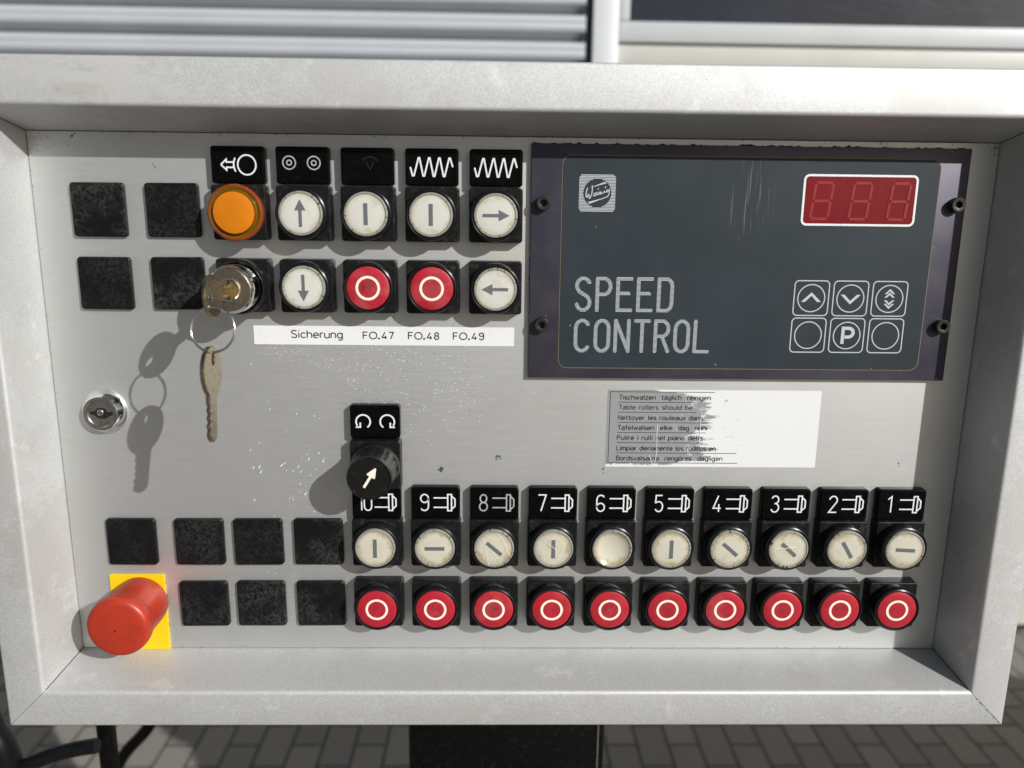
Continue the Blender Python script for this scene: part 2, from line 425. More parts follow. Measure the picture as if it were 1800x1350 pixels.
def arc(cx_, cy_, rx, ry, a0, a1, n=10):
    return [(cx_ + rx * math.cos(math.radians(a0 + (a1 - a0) * k / n)), cy_ + ry * math.sin(math.radians(a0 + (a1 - a0) * k / n))) for k in range(n + 1)]
def ribbon(poly, w, z, V, F):
    """a flat stroke of width w along a 2-D polyline, mitred joints"""
    closed = math.dist(poly[0], poly[-1]) < 1e-6
    pts = poly[:-1] if closed else poly
    q = [pts[0]]
    for p in pts[1:]:
        if math.dist(p, q[-1]) > 1e-4: q.append(p)
    pts = q; n = len(pts); base = len(V)
    for i, p in enumerate(pts):
        def seg(a, b):
            d = (b[0] - a[0], b[1] - a[1]); l = math.hypot(*d) or 1; return (d[0] / l, d[1] / l)
        d0 = seg(pts[i - 1], p) if (i or closed) else None
        d1 = seg(p, pts[(i + 1) % n]) if (i < n - 1 or closed) else None
        d0 = d0 or d1; d1 = d1 or d0
        n0 = (-d0[1], d0[0]); n1 = (-d1[1], d1[0])
        m = (n0[0] + n1[0], n0[1] + n1[1]); l = math.hypot(*m) or 1; m = (m[0] / l, m[1] / l)
        k = w / 2 / max(.45, m[0] * n0[0] + m[1] * n0[1])
        V.append((p[0] + m[0] * k, p[1] + m[1] * k, z)); V.append((p[0] - m[0] * k, p[1] - m[1] * k, z))
    for i in range(n if closed else n - 1):
        a, b = base + 2 * i, base + 2 * ((i + 1) % n)
        F.append((a + 1, b + 1, b, a))
def poly(pts, z, V, F):
    b = len(V); V += [(x, y, z) for x, y in pts]
    ar = sum(pts[i - 1][0] * pts[i][1] - pts[i][0] * pts[i - 1][1] for i in range(len(pts)))
    F.append(tuple(range(b, b + len(pts))) if ar > 0 else tuple(reversed(range(b, b + len(pts)))))

def strokes(name, plist, w, mat, z=0.0, polys=()):
    V, F = [], []
    for i, p in enumerate(plist): ribbon(p, w, z + i * .012, V, F)
    for i, p in enumerate(polys): poly(p, z + .012 * (len(plist) + i), V, F)
    return mesh(name, V, F, mat, smooth=0)

# glyphs in a box 1 wide, 2 high
GL = {
 '0': [arc(.5, 1.5, .5, .5, 0, 180) + arc(.5, .5, .5, .5, 180, 360) + [(1, 1.5)]],
 '1': [[(.1, 1.62), (.55, 2), (.55, 0)]],
 '2': [arc(.5, 1.5, .5, .5, 170, -25) + [(0, 0), (1, 0)]],
 '3': [arc(.47, 1.53, .45, .47, 160, -80) + [(.4, 1.05)], arc(.47, .54, .5, .54, 85, -160)],
 '4': [[(.62, 2), (0, .45), (1, .45)], [(.72, .95), (.72, 0)]],
 '5': [[(.92, 2), (.1, 2), (.05, 1.12)] + arc(.48, .62, .5, .62, 120, -150, 14)],
 '6': [[(.8, 2)] + arc(.5, 1.45, .5, .55, 40, 180, 6) + arc(.5, .5, .5, .5, 180, 540, 18)],
 '7': [[(0, 2), (1, 2), (.35, 0)]],
 '8': [arc(.5, 1.52, .42, .48, -90, 270, 18), arc(.5, .52, .5, .52, 90, 450, 18)],
 '9': [[(.2, 0)] + arc(.5, .55, .5, .55, -140, 0, 6) + arc(.5, 1.5, .5, .5, 0, 360, 18)],
 'S': [arc(.5, 1.55, .5, .45, 25, 200, 10) + [(.2, 1.16), (.8, .86)] + arc(.5, .47, .5, .47, 25, -165, 12)],
 'P': [[(0, 0), (0, 2), (.5, 2)] + arc(.48, 1.5, .52, .5, 90, -90, 12) + [(.08, 1.0)]],
 'E': [[(1, 2), (0, 2), (0, 0), (1, 0)], [(.05, 1.05), (.82, 1.05)]],
 'D': [[(0, 0), (0, 2), (.5, 2)] + arc(.55, 1.55, .45, .45, 90, 0, 6) + arc(.55, .45, .45, .45, 0, -90, 6) + [(0, 0)]],
 'C': [arc(.5, 1.5, .5, .5, 30, 180, 10) + arc(.5, .5, .5, .5, 180, 330, 10)],
 'O': [arc(.5, 1.5, .5, .5, 0, 180) + arc(.5, .5, .5, .5, 180, 360) + [(1, 1.5)]],
 'N': [[(0, 0), (0, 2), (1, 0), (1, 2)]],
 'T': [[(0, 2), (1, 2)], [(.5, 1.95), (.5, 0)]],
 'R': [[(0, 0), (0, 2), (.5, 2)] + arc(.5, 1.5, .5, .5, 90, -90, 12) + [(.05, 1.0)], [(.5, 1.0), (1, 0)]],
 'L': [[(0, 2), (0, 0), (1, 0)]],
 'F': [[(1, 2), (0, 2), (0, 0)], [(.05, 1.05), (.85, 1.05)]],
 'o': [arc(.5, 1, .5, 1, 0, 360, 24)],
}
XH = 1.36                                  # x-height; capitals and ascenders reach 2
def bowl(w=.9): return [arc(w / 2, XH / 2, w / 2, XH / 2, 0, 360, 18)]
LC = {                                      # (width, strokes)
 'a': (.85, [arc(.42, XH - .42, .41, .42, 150, 0, 8) + [(.83, 0)], [(.83, .78), (.4, .78)] + arc(.40, .39, .40, .39, 90, 270, 8) + arc(.43, .45, .40, .45, 270, 350, 5)]), 'b': (.9, bowl() + [[(0, 2), (0, 0)]]), 'd': (.9, bowl() + [[(.9, 2), (.9, 0)]]),
 'c': (.8, [arc(.45, XH / 2, .45, XH / 2, 45, 315, 14)]), 'o': (.9, bowl()),
 'e': (.9, [[(0, .70), (.9, .70)] + arc(.45, XH / 2, .45, XH / 2, 3, 310, 16)]),
 'f': (.6, [[(.25, 0), (.25, 1.7)] + arc(.5, 1.7, .25, .3, 180, 80, 5), [(0, XH), (.6, XH)]]),
 'g': (.9, bowl() + [[(.9, XH), (.9, -.25)] + arc(.5, -.25, .4, .35, 0, -140, 8)]),
 'h': (.85, [[(0, 2), (0, 0)], [(0, .8)] + arc(.425, .9, .425, .46, 160, 0, 8) + [(.85, 0)]]),
 'i': (.12, [[(.06, 0), (.06, XH)], [(.06, 1.75), (.06, 2.0)]]), 'l': (.2, [[(.1, 0), (.1, 2)]]),
 'k': (.8, [[(0, 2), (0, 0)], [(.75, XH), (.05, .6)], [(.25, .8), (.8, 0)]]),
 'm': (1.4, [[(0, XH), (0, 0)], [(0, .8)] + arc(.35, .95, .35, .41, 160, 0, 7) + [(.7, 0)], [(.7, .8)] + arc(1.05, .95, .35, .41, 160, 0, 7) + [(1.4, 0)]]),
 'n': (.85, [[(0, XH), (0, 0)], [(0, .8)] + arc(.425, .9, .425, .46, 160, 0, 8) + [(.85, 0)]]),
 'p': (.9, bowl() + [[(0, XH), (0, -.6)]]), 'r': (.5, [[(0, XH), (0, 0)], [(0, .8)] + arc(.4, .9, .4, .46, 160, 70, 5)]),
 's': (.75, [arc(.38, 1.0, .36, .36, 40, 230, 8) + [(.5, .6)] + arc(.38, .35, .38, .35, 40, -140, 8)]),
 't': (.55, [[(.22, 1.9), (.22, .3)] + arc(.5, .3, .28, .3, 180, 270, 5), [(0, XH), (.55, XH)]]),
 'u': (.85, [[(0, XH)] + arc(.425, .46, .425, .46, 180, 340, 8), [(.85, XH), (.85, 0)]]),
 'v': (.85, [[(0, XH), (.42, 0), (.85, XH)]]), 'w': (1.3, [[(0, XH), (.33, 0), (.65, XH), (.97, 0), (1.3, XH)]]),
 'x': (.8, [[(0, XH), (.8, 0)], [(0, 0), (.8, XH)]]), 'y': (.85, [[(0, XH), (.44, .05)], [(.85, XH), (.3, -.6)]]),
 'z': (.8, [[(0, XH), (.8, XH), (0, 0), (.8, 0)]]),
 'B': (.95, [[(0, 0), (0, 2), (.5, 2)] + arc(.5, 1.5, .4, .5, 90, -90, 8) + [(.05, 1.0)], [(.5, 1.0)] + arc(.5, .5, .45, .5, 85, -90, 8) + [(0, 0)]]),
 ' ': (.55, []),
}
for ch, b_ in (('\u00e4', 'a'), ('\u00f6', 'o')):
    LC[ch] = (LC[b_][0], LC[b_][1] + [[(.22, 1.72), (.22, 1.95)], [(.68, 1.72), (.68, 1.95)]])
for ch in 'STPNL': LC[ch] = (.95, [[(x * .95, y) for x, y in p] for p in GL[ch]])
def text_mesh(name, txt, x0, x1, ybase, cap_h, w, mat):
    """round-pen lettering spread evenly between x0 and x1"""
    total = sum(LC[c][0] for c in txt); sy = cap_h / 2; sx = sy * .92
    sx = (x1 - x0) / (total + .34 * (len(txt) - 1)); gap = .34 * sx
    out, x = [], x0
    for c in txt:
        out += [[(x + px * sx, ybase + py * sy) for px, py in p] for p in LC[c][1]]
        x += LC[c][0] * sx + gap
    V, F = [], []
    for i, p in enumerate(out): ribbon(p, w, (i % 5) * .012, V, F)
    return mesh(name, V, F, mat, smooth=0)
def glyph(c, x, y, w, h):
    return [[(x + px * w, y + py * h / 2) for px, py in p] for p in GL[c]]

# ------------------------------------------------------------------ object helpers
WP = {}
def link(o, world, parent=None):
    COL.objects.link(o)
    WP[o] = Vector(world)
    if parent is not None:
        o.parent = parent; o.location = WP[o] - WP[parent]
    else: o.location = WP[o]
    return o
def thing(name, label, cat, world, me=None, group=None, kind=None):
    o = link(bpy.data.objects.new(name, me), world)
    if label: o['label'] = label
    if cat: o['category'] = cat
    if group: o['group'] = group
    if kind: o['kind'] = kind
    return o
def part(name, me, parent, x=0.0, y=0.0, z=0.0, label=None, world=None, rot=None):
    o = link(bpy.data.objects.new(name, me), world if world is not None else P(x, y, z), parent)
    if label: o['label'] = label
    if rot: o.rotation_euler = rot
    return o
def box(name, x0, x1, y0, y1, z0, z1, mat, bev=0.0, seg=2, smooth=30):
    """an axis box in panel mm, centred on its own origin; returns (mesh, centre)"""
    c = ((x0 + x1) / 2, (y0 + y1) / 2, (z0 + z1) / 2)
    bm = bmesh.new()
    bmesh.ops.create_cube(bm, size=1.0)
    d = D(x1 - x0, y1 - y0, z1 - z0)
    bmesh.ops.scale(bm, vec=(abs(d.x), abs(d.y), abs(d.z)), verts=bm.verts)
    if bev: bmesh.ops.bevel(bm, geom=bm.edges[:], offset=bev * .001, segments=seg, profile=.5, affect='EDGES')
    me = bpy.data.meshes.new(name); bm.to_mesh(me); bm.free()
    me.materials.append(MAT[mat])
    if bev: me.shade_smooth(); me.set_sharp_from_angle(angle=math.radians(smooth))
    return me, c
def boxpart(name, parent, x0, x1, y0, y1, z0, z1, mat, bev=0.0, label=None):
    me, c = box(name, x0, x1, y0, y1, z0, z1, mat, bev)
    return part(name, me, parent, *c, label=label)
def tube(name, pts, r, mat, n=12, steps=10, closed=False):
    """round tube through points (panel mm), Catmull-Rom smoothed"""
    Q = []
    m = len(pts)
    pv_ = [Vector(p) for p in pts]
    for i in range(m if closed else m - 1):
        p0 = pv_[(i - 1) % m] if (closed or i) else pv_[0]; p1 = pv_[i]; p2 = pv_[(i + 1) % m]
        p3 = pv_[(i + 2) % m] if (closed or i < m - 2) else pv_[m - 1]
        for k in range(steps):
            t = k / steps
            Q.append(.5 * (2 * p1 + (p2 - p0) * t + (2 * p0 - 5 * p1 + 4 * p2 - p3) * t * t + (3 * p1 - p0 - 3 * p2 + p3) * t ** 3))
    if not closed: Q.append(pv_[-1])
    V, F = [], []; N = len(Q); up = Vector((0, 0, 1))
    for i, q in enumerate(Q):
        d = (Q[(i + 1) % N] if (closed or i < N - 1) else q) - (Q[i - 1] if (closed or i) else q)
        d.normalize()
        a = d.cross(up)
        if a.length < .1: a = d.cross(Vector((0, 1, 0)))
        a.normalize(); b = d.cross(a)
        for k in range(n):
            an = 2 * math.pi * k / n
            V.append(tuple(q + (a * math.cos(an) + b * math.sin(an)) * r))
    for i in range(N if closed else N - 1):
        for k in range(n):
            F.append((i * n + k, ((i + 1) % N) * n + k, ((i + 1) % N) * n + (k + 1) % n, i * n + (k + 1) % n))
    if not closed: F += [tuple(range(n)), tuple(reversed(range((N - 1) * n, N * n)))]
    me = mesh(name, V, F, mat, smooth=50)
    bm = bmesh.new(); bm.from_mesh(me); bmesh.ops.recalc_face_normals(bm, faces=bm.faces); bm.to_mesh(me); bm.free()
    return me

# ------------------------------------------------------------------ the setting
gm = bpy.data.meshes.new('paving')
gm.from_pydata([(-40, -40, 0), (40, -40, 0), (40, 40, 0), (-40, 40, 0)], [], [(0, 1, 2, 3)]); gm.materials.append(MAT['pavers'])
g = thing('paving', None, None, (0.035, .02, 0), gm, kind='structure')
g['label'] = 'weathered grey block paving in running bond'

# the building wall behind, 2.15 m beyond the panel
BZ = -2150
bld = thing('building', 'white building wall with a grey roller shutter and a wide window', 'building', P(0, -1240, BZ))
def shutter():
    pitch, V, F = 78.0, [], []
    prof = []
    yb = -1240
    n = int(2600 / pitch)
    for i in range(n):
        y = yb + i * pitch
        for k in range(25):
            t = k / 24
            if t < .34: s = -38 * math.sin(math.pi * t / .34) ** .8 - 2
            else:
                u = (t - .34) / .66
                s = 9 * math.sin(math.pi * u) ** .55 - 3.2 * math.exp(-((u - .5) / .12) ** 2) - 2
            prof.append((y + t * pitch, s))
    # slat grooves sit where the photo shows them
    off = (755.0 - yb) % pitch
    prof = [(y + off - pitch, s) for y, s in prof]
    for x in (-2600, 338):
        V += [(x, y, s) for y, s in prof]
    m = len(prof)
    for i in range(m - 1): F.append((i, i + m, i + m + 1, i + 1))
    return mesh('roller_shutter', V, F, 'shutter', smooth=60)
part('roller_shutter', shutter(), bld, 0, 0, BZ)
boxpart('shutter_end_strip', bld, 330, 352, -1240, 1400, BZ - 30, BZ - 6, 'end_cap')
boxpart('guide_rail', bld, 358, 437, -1240, 1400, BZ - 20, BZ + 22, 'white_lacquer', 4)
boxpart('wall_panel', bld, 439, 4200, -1215, 684, BZ - 40, BZ, 'cream_lacquer', 3)
boxpart('wall_panel', bld, 439, 4200, 687, 752, BZ - 40, BZ + 3, 'cream_lacquer', 3)
boxpart('base_strip', bld, 439, 4200, -1240, -1217, BZ - 40, BZ - 8, 'dark_gap')
win = boxpart('window', bld, 440, 4200, 756, 816, BZ - 30, BZ + 16, 'white_lacquer', 4)
boxpart('window_frame', win, 440, 471, 818, 1700, BZ - 30, BZ + 14, 'white_lacquer', 4)
boxpart('glass_pane', win, 471, 4200, 818, 1700, BZ - 22, BZ - 14, 'glass')
boxpart('rear_wall', bld, -2600, 4200, -1240, 2800, BZ - 220, BZ - 60, 'white_lacquer')
boxpart('upper_wall', bld, -2600, 4200, 1702, 2800, BZ - 58, BZ - 2, 'cream_lacquer', 3)
bld.rotation_euler = (0, 0, .010)

# an assumed planing machine, out of view, placed and shaped to shade the paving
def machine():
    m = thing('unseen_planing_machine', 'assumed grey planing machine with a long hood, out of view, added to shade the paving', 'machine', (2.1, .05, 0))
    boxpart('machine_base', m, 860, 3200, -1240, -420, -380, 290, 'machine_green', 18)
    boxpart('hood', m, 850, 3210, -417, 0, -395, 300, 'machine_grey', 60)
    boxpart('shade_ridge', m, 850, 3210, 3, 215, -100, 300, 'machine_grey', 50)  # block added on top of the hood to carry its shade further left
    for x in (1240, 1930, 2620):
        d = boxpart('service_door', m, x, x + 560, -1140, -520, 291, 303, 'machine_grey', 6)
        boxpart('handle', d, x + 470, x + 490, -900, -780, 304, 322, 'black_plastic', 4)
machine()

# ------------------------------------------------------------------ the control cabinet
X0, X1, Y0, Y1 = -189.14, 356.47, -34.66, 280.46
cab = thing('control_cabinet', 'grey metal control cabinet with rows of round push buttons and a speed display', 'control panel', (.082, .10, 0))
boxpart('housing', cab, -214, 380, -61, 309, -190, -3, 'housing_grey', 4)
boxpart('backing_sheet', cab, X0 - 4, X1 + 4, Y0 - 4, Y1 + 4, -2.6, -1.6, 'hole')
fp, c = box('front_panel', X0 + .45, X1 - .45, Y0 + .45, Y1 - .45, -1.5, 0, 'panel')
fp.transform(Matrix.Translation(D(*c)))
panel = part('front_panel', fp, cab, 0, 0, 0)

def frame_rails():
    out = {'r': 28.3, 'l': 29.2, 'b': 31.4, 't': 33.6}
    lip = {'r': 5.6, 'l': 6.5, 'b': 8.7, 't': 9.2}
    def prof(s):
        L, O, zf = lip[s], out[s], 35.0
        p = [(0, -2.4), (0, 0)]
        R = 2.6
        a1 = math.atan2(zf, L)                    # splayed inner face
        for k in range(7):                        # rounded lip
            t = k / 6
            u0, z0 = L - R * .85 * (L / zf), zf - R
            u1, z1 = L + R * .9, zf
            cu, cz_ = L, zf
            p.append(((1 - t) ** 2 * u0 + 2 * t * (1 - t) * cu + t * t * u1, (1 - t) ** 2 * z0 + 2 * t * (1 - t) * cz_ + t * t * z1))
        for k in range(4):
            t = k / 3
            p.append(((1 - t) ** 2 * (O - 1.6) + 2 * t * (1 - t) * O + t * t * O, (1 - t) ** 2 * zf + 2 * t * (1 - t) * zf + t * t * (zf - 1.6)))
        p.append((O, -60)); p.append((O - 3, -60))
        return p
    PR = {s: prof(s) for s in 'rlbt'}
    n = len(PR['r']); g_ = .15
    C = [[(X0 - PR['l'][i][0], Y0 - PR['b'][i][0]), (X1 + PR['r'][i][0], Y0 - PR['b'][i][0]), (X1 + PR['r'][i][0], Y1 + PR['t'][i][0]), (X0 - PR['l'][i][0], Y1 + PR['t'][i][0])] for i in range(n)]
    for s, a, b, lab in (('b', 0, 1, 'bottom frame rail with a bright rounded lip'), ('r', 1, 2, None), ('t', 2, 3, None), ('l', 3, 0, None)):
        V, F = [], []
        for i in range(n):
            pa, pb = Vector(C[i][a]), Vector(C[i][b]); d = (pb - pa).normalized()
            for p in (pa + d * g_, pb - d * g_): V.append((p.x, p.y, PR[s][i][1]))
        for i in range(n - 1): F.append((2 * i, 2 * i + 2, 2 * i + 3, 2 * i + 1))
        me = mesh('frame_rail', V, F, 'frame', smooth=40)
        bm = bmesh.new(); bm.from_mesh(me)
        bmesh.ops.reverse_faces(bm, faces=bm.faces)
        bm.to_mesh(me); bm.free()
        part('frame_rail', me, cab, 0, 0, 0)
    # dark joint behind the mitre gaps
    for k in range(4):
        V, F = [], []; base = 0
        for i in range(n):
            x, y = C[i][k]
            sx = 1 if k in (1, 2) else -1; sy = 1 if k in (2, 3) else -1
            for e in (-1, 1): V.append((x - sx * .25 + e * .4 * sx, y - sy * .25 - e * .4 * sy, PR['r'][i][1] - .35))
        for i in range(n - 1): F.append((base + 2 * i, base + 2 * i + 2, base + 2 * i + 3, base + 2 * i + 1))
        part('corner_joint', mesh('corner_joint', V, F, 'hole', smooth=0), cab, 0, 0, 0)
frame_rails()
ped = boxpart('pedestal', cab, 9.6, 153.5, -1225, -61.5, -150, -50, 'black_paint', 5)
boxpart('edge_bead', ped, 147.6, 149.0, -1220, -64, -50.5, -49.2, 'steel_dull')
boxpart('base_plate', ped, -60, 225, -1240, -1226, -230, 30, 'black_paint', 4)

# ------------------------------------------------------------------ controls on the panel
PX = 35.76
UY1, UY2, LY1, LY2 = 237.0, 196.4, 40.5, 0.0
ux = lambda i: -71.8 + PX * i
lx = lambda i: PX * i

blank_me = pad('blank_cover', 30.0, 30.0, 2.0, 0, 2.8, 'blank', bev=1.0)
for x, y in ((-152, UY1 + .7), (-110.6, UY1 + .9), (-152, UY2 + .1), (-110.4, UY2 + .4), (-151.1, 38.2), (-109.7, 38.3), (-73.6, 38.4), (-36.7, 38.7), (-109.5, -3.1), (-73.9, -2.8), (-36.7, -2.7)):
    part('blank_cover', blank_me, cab, x, y, 0, rot=(0, math.radians(random.uniform(-.5, .5)), 0))

legend_me = pad('legend_plate', 29.6, 20.2, 1.6, 0, 5.6, 'black_legend', bev=.9, dish=(2.0, .35))
def legend(x, y, symbols, label=None):
    o = part('legend_plate', legend_me, cab, x, y, 0, label=label)
    for me in symbols: part('symbol', me, o, x, y, 5.35)
    return o
W8 = 'white_print'
sym_spindle = strokes('symbol', [[(-1.2, 3.4), (7.2, 3.4)], [(-1.2, -2.7), (7.2, -2.7)], [(7.4, -4.8), (9.7, -4.8), (9.7, 5.6), (7.4, 5.6), (7.4, -4.8)], [(9.9, 4.5), (11.8, 2.6), (11.8, -1.9), (9.9, -3.7)]], .85, W8)
sym_spindle_worn = sym_spindle.copy(); sym_spindle_worn.materials[0] = MAT['worn_print']
for i in range(10):
    num = 10 - i
    if num == 10:
        gs = glyph('1', -10.9, -4.8, 3.4, 10.4) + glyph('0', -7.4, -4.8, 4.4, 10.4)
    else: gs = glyph(str(num), -9.0, -4.8, 4.7, 10.4)
    legend(lx(i), 65.5, [strokes('symbol', gs, .82, 'worn_print' if num == 8 else W8), sym_spindle_worn if num == 8 else sym_spindle], 'black legend plate numbered %d with a spindle symbol' % num)
# upper legends
o_arrow = strokes('symbol', [arc(5.0, 0, 5.0, 5.3, 0, 360, 32), [(-9.2, 0), (-6.2, 2.9), (-6.2, 1.4), (-2.3, 1.4)], [(-9.2, 0), (-6.2, -2.9), (-6.2, -1.4), (-2.3, -1.4)], arc(5.0, 0, 7.2, 7.4, 150, 210, 6)], .85, W8)
legend(ux(0), 262.9, [o_arrow], 'black legend plate with a circle and a left arrow')
coil = strokes('symbol', [arc(cx_, 1.4, rr, rr, 0, 360, 24) for cx_ in (-7.4, 6.2) for rr in (3.5, 1.3)], .7, 'worn_print')
legend(ux(1), 263.0, [coil], 'black legend plate with two worn roller circles')
ghost = strokes('symbol', [arc(1.5, 1.2, 4.6, 4.0, 20, 150, 12), [(-.8, 2.4), (1.5, -1.5), (3.6, 2.2)]], .5, 'ghost_print')
legend(ux(2), 262.9, [ghost], 'black legend plate with its marking worn away')
wav = []
for k in range(4):
    x = -11.8 + k * 5.75
    wav += [(x, -.5) if k == 0 else (x, -3.6), (x + 1.5, -4.6), (x + 2.0, -4.6), (x + 4.0, 4.9), (x + 4.5, 4.9)]
wav = [(-12, 0), (-10.8, -4.6), (-10.0, -4.6), (-7.4, 4.9), (-6.8, 4.9), (-4.9, -4.7), (-4.2, -4.7), (-1.7, 4.9), (-1.1, 4.9), (.8, -4.8), (1.5, -4.8), (3.9, 4.9), (4.5, 4.9), (6.4, -4.8), (7.1, -4.8), (9.6, 4.9), (10.2, 4.9), (11.6, .2)]
wave = strokes('symbol', [wav], .9, W8)
legend(ux(3), 262.9, [wave], 'black legend plate with a zigzag line, above the upright bar button')
legend(ux(4), 262.9, [wave], 'black legend plate with a zigzag line, above the right arrow button')
def rot_sym(s):
    a = arc(0, 0, 4.2, 4.2, -55 if s > 0 else 235, 215 if s > 0 else -35, 22)
    e = a[-1]
    return [a, [(e[0] - s * 1.0, e[1] - .9), (e[0] + s * 1.7, e[1] - .9), (e[0] + s * 1.7, e[1] + 1.9)]]
rot = strokes('symbol', [[(x - 7.0, y) for x, y in p] for p in rot_sym(1)] + [[(x + 7.3, y) for x, y in p] for p in rot_sym(-1)], .95, W8)
legend(0.3, 116.4, [rot], 'black legend plate with two turning arrows')

base_me = pad('push_button', 30.0, 30.0, 1.6, 0, 7.85, 'black_plastic', bev=.8, draft=.5)
bezel_me = lathe('bezel', [(14.5, 7.7), (14.5, 11.5), (14.35, 13.4), (13.9, 14.6), (13.2, 15.0), (12.7, 14.8), (12.4, 14.2), (12.35, 12.0)], 'black_bezel', cap1=False)
capw_me = lathe('cap', [(12.1, 12.5), (12.1, 15.4), (11.9, 15.8), (11.2, 16.0), (11.0, 15.75), (10.8, 15.7), (9.6, 15.85), (6, 16.0), (2, 16.05)], 'cap_white', n=64)
capy_me = capw_me.copy(); capy_me.materials[0] = MAT['cap_yellowed']
capdish_me = lathe('cap', [(12.1, 12.5), (12.1, 15.4), (11.9, 15.8), (11.2, 16.0), (10.8, 15.7), (9.6, 14.9), (7.5, 13.9), (4, 13.2), (1.5, 13.0)], 'cap_yellowed', n=64)
capr_me = lathe('cap', [(12.15, 12.2), (12.15, 14.2), (11.95, 14.7), (11.5, 14.9), (7, 15.0), (2, 15.0)], 'cap_red', n=64)
ring_me = strokes('symbol', [arc(0, 0, 6.15, 6.15, 0, 360, 40)], 1.45, 'cream_print')
bar_me = strokes('symbol', [[(0, -5.9), (0, 5.9)]], 2.3, 'grey_print')
arrow_me = strokes('symbol', [[(0, -7.2), (0, 2.0)]], 1.8, 'grey_print', polys=[[(-3.1, 1.6), (3.1, 1.6), (0, 7.6)]])
BTN = []
def button(x, y, cap, sym, ang, label):
    o = part('push_button', base_me, cab, x, y, 0, label=label)
    BTN.append(o)
    part('bezel', bezel_me, o, x, y, 0)
    part('cap', cap, o, x, y, 0, rot=(0, random.uniform(-3.1, 3.1) if cap in (capw_me, capy_me, capr_me) else 0, 0))
    if sym:
        part('symbol', sym, o, x, y, 15.06 if sym is ring_me else 16.15, rot=(0, math.radians(ang), 0))
button(ux(1), UY1, capw_me, arrow_me, 0, 'white push button with an up arrow')
button(ux(2), UY1, capw_me, bar_me, 0, 'white push button with an upright bar, below the worn legend')
button(ux(3), UY1, capw_me, bar_me, 0, 'white push button with an upright bar, below a zigzag legend')
button(ux(4), UY1, capw_me, arrow_me, 90, 'white push button with a right arrow')
button(ux(1), UY2, capw_me, arrow_me, 180, 'white push button with a down arrow')
button(ux(2), UY2, capr_me, ring_me, 0, 'red push button with a white ring, beside the down arrow button')
button(ux(3), UY2, capr_me, ring_me, 0, 'red push button with a white ring, beside the left arrow button')
button(ux(4), UY2, capw_me, arrow_me, -90, 'white push button with a left arrow')
angs = [0, 90, -49, 0, None, 0, -49, -47, -31, 93]
for i in range(10):
    num = 10 - i
    if angs[i] is None: button(lx(i), LY1, capdish_me, None, 0, 'yellowed push button with a blank hollow cap under number 6')
    else: button(lx(i), LY1, capy_me, bar_me, angs[i], 'yellowed push button with a grey bar under number %d' % num)
    for c_ in {8: [[(-7.5, 7.5), (-5.5, 2), (-4.6, -4), (-3.2, -10.4)], [(-1.5, -1.5), (1.5, -5.5), (4.2, -9.2)], [(2.0, 9.6), (5.2, 5.5), (7.8, -2), (9.4, -4.5)]], 7: [[(-6.5, 6.5), (0, 1), (2.4, -1)], [(6.8, .8), (3.0, -5.0), (2.4, -7.2)]], 4: [[(1.0, 9.8), (5, 7.2), (7.0, 4.6)]], 3: [[(-9.2, 1.2), (-2, 1.0), (4, 2.2)]]}.get(num, []):
        part('crack', strokes('crack', [c_], .30, 'cream_print'), BTN[-1], lx(i), LY1, 16.25)
    button(lx(i), LY2, capr_me, ring_me, 0, 'red push button with a white ring in the column of number %d' % num)

# amber indicator lamp
lamp = part('indicator_lamp', base_me, cab, ux(0), UY1, 0, label='amber indicator lamp on a black square base')
part('lens', lathe('lens', [(14.6, 7.7), (15.0, 11.5), (15.4, 12.8), (15.4, 14.6), (15.0, 15.3), (14.2, 15.6), (13.4, 15.4), (12.4, 14.9), (11.9, 15.4), (11.7, 16.6), (11.2, 17.4), (9, 17.9), (5, 18.2), (1.5, 18.3)], ['amber_glass', 'amber_groove', 'amber'], [0, 0, 0, 0, 0, 0, 1, 1, 1, 0, 2, 2, 2, 2], n=72), lamp, ux(0), UY1, 0)

# key switch
ks = part('key_switch', base_me, cab, ux(0), UY2, 0, label='key switch with a worn metal barrel in a black collar')
part('collar', lathe('collar', [(15.1, 7.7), (15.3, 16.5), (15.0, 18.2), (14.4, 19.0), (13.9, 18.8), (13.6, 15.0)], 'black_plastic', cap1=False), ks, ux(0), UY2, 0)
barrel = lathe('barrel', [(13.2, 12), (13.2, 30.2), (12.9, 31.4), (11.6, 32.9), (11.3, 33.1), (6.5, 33.1), (6.4, 34.0), (6.0, 34.2), (5.5, 34.0), (5.3, 33.2), (1.5, 33.2)], ['chrome', 'nickel_tarnish', 'steel_dull', 'brass'], [0, 0, 0, 1, 1, 0, 0, 0, 0, 3, 3])
bo = part('barrel', barrel, ks, ux(0), UY2, 0)
part('position_mark', strokes('position_mark', [arc(-.6, 9.0, 1.15, 1.5, 0, 360, 20), [(-3.0, 10.6), (-4.2, 8.6)], [(4.6, 6.2), (7.6, 8.2)]], .32, 'steel_dull'), ks, ux(0), UY2, 33.2)
part('key_slot', strokes('key_slot', [[(.0, -5.0), (-.4, -3.2), (.3, -1.5), (-.3, .6), (.2, 2.2), (0, 5.0)]], 1.2, 'hole'), ks, ux(0), UY2, 33.3)

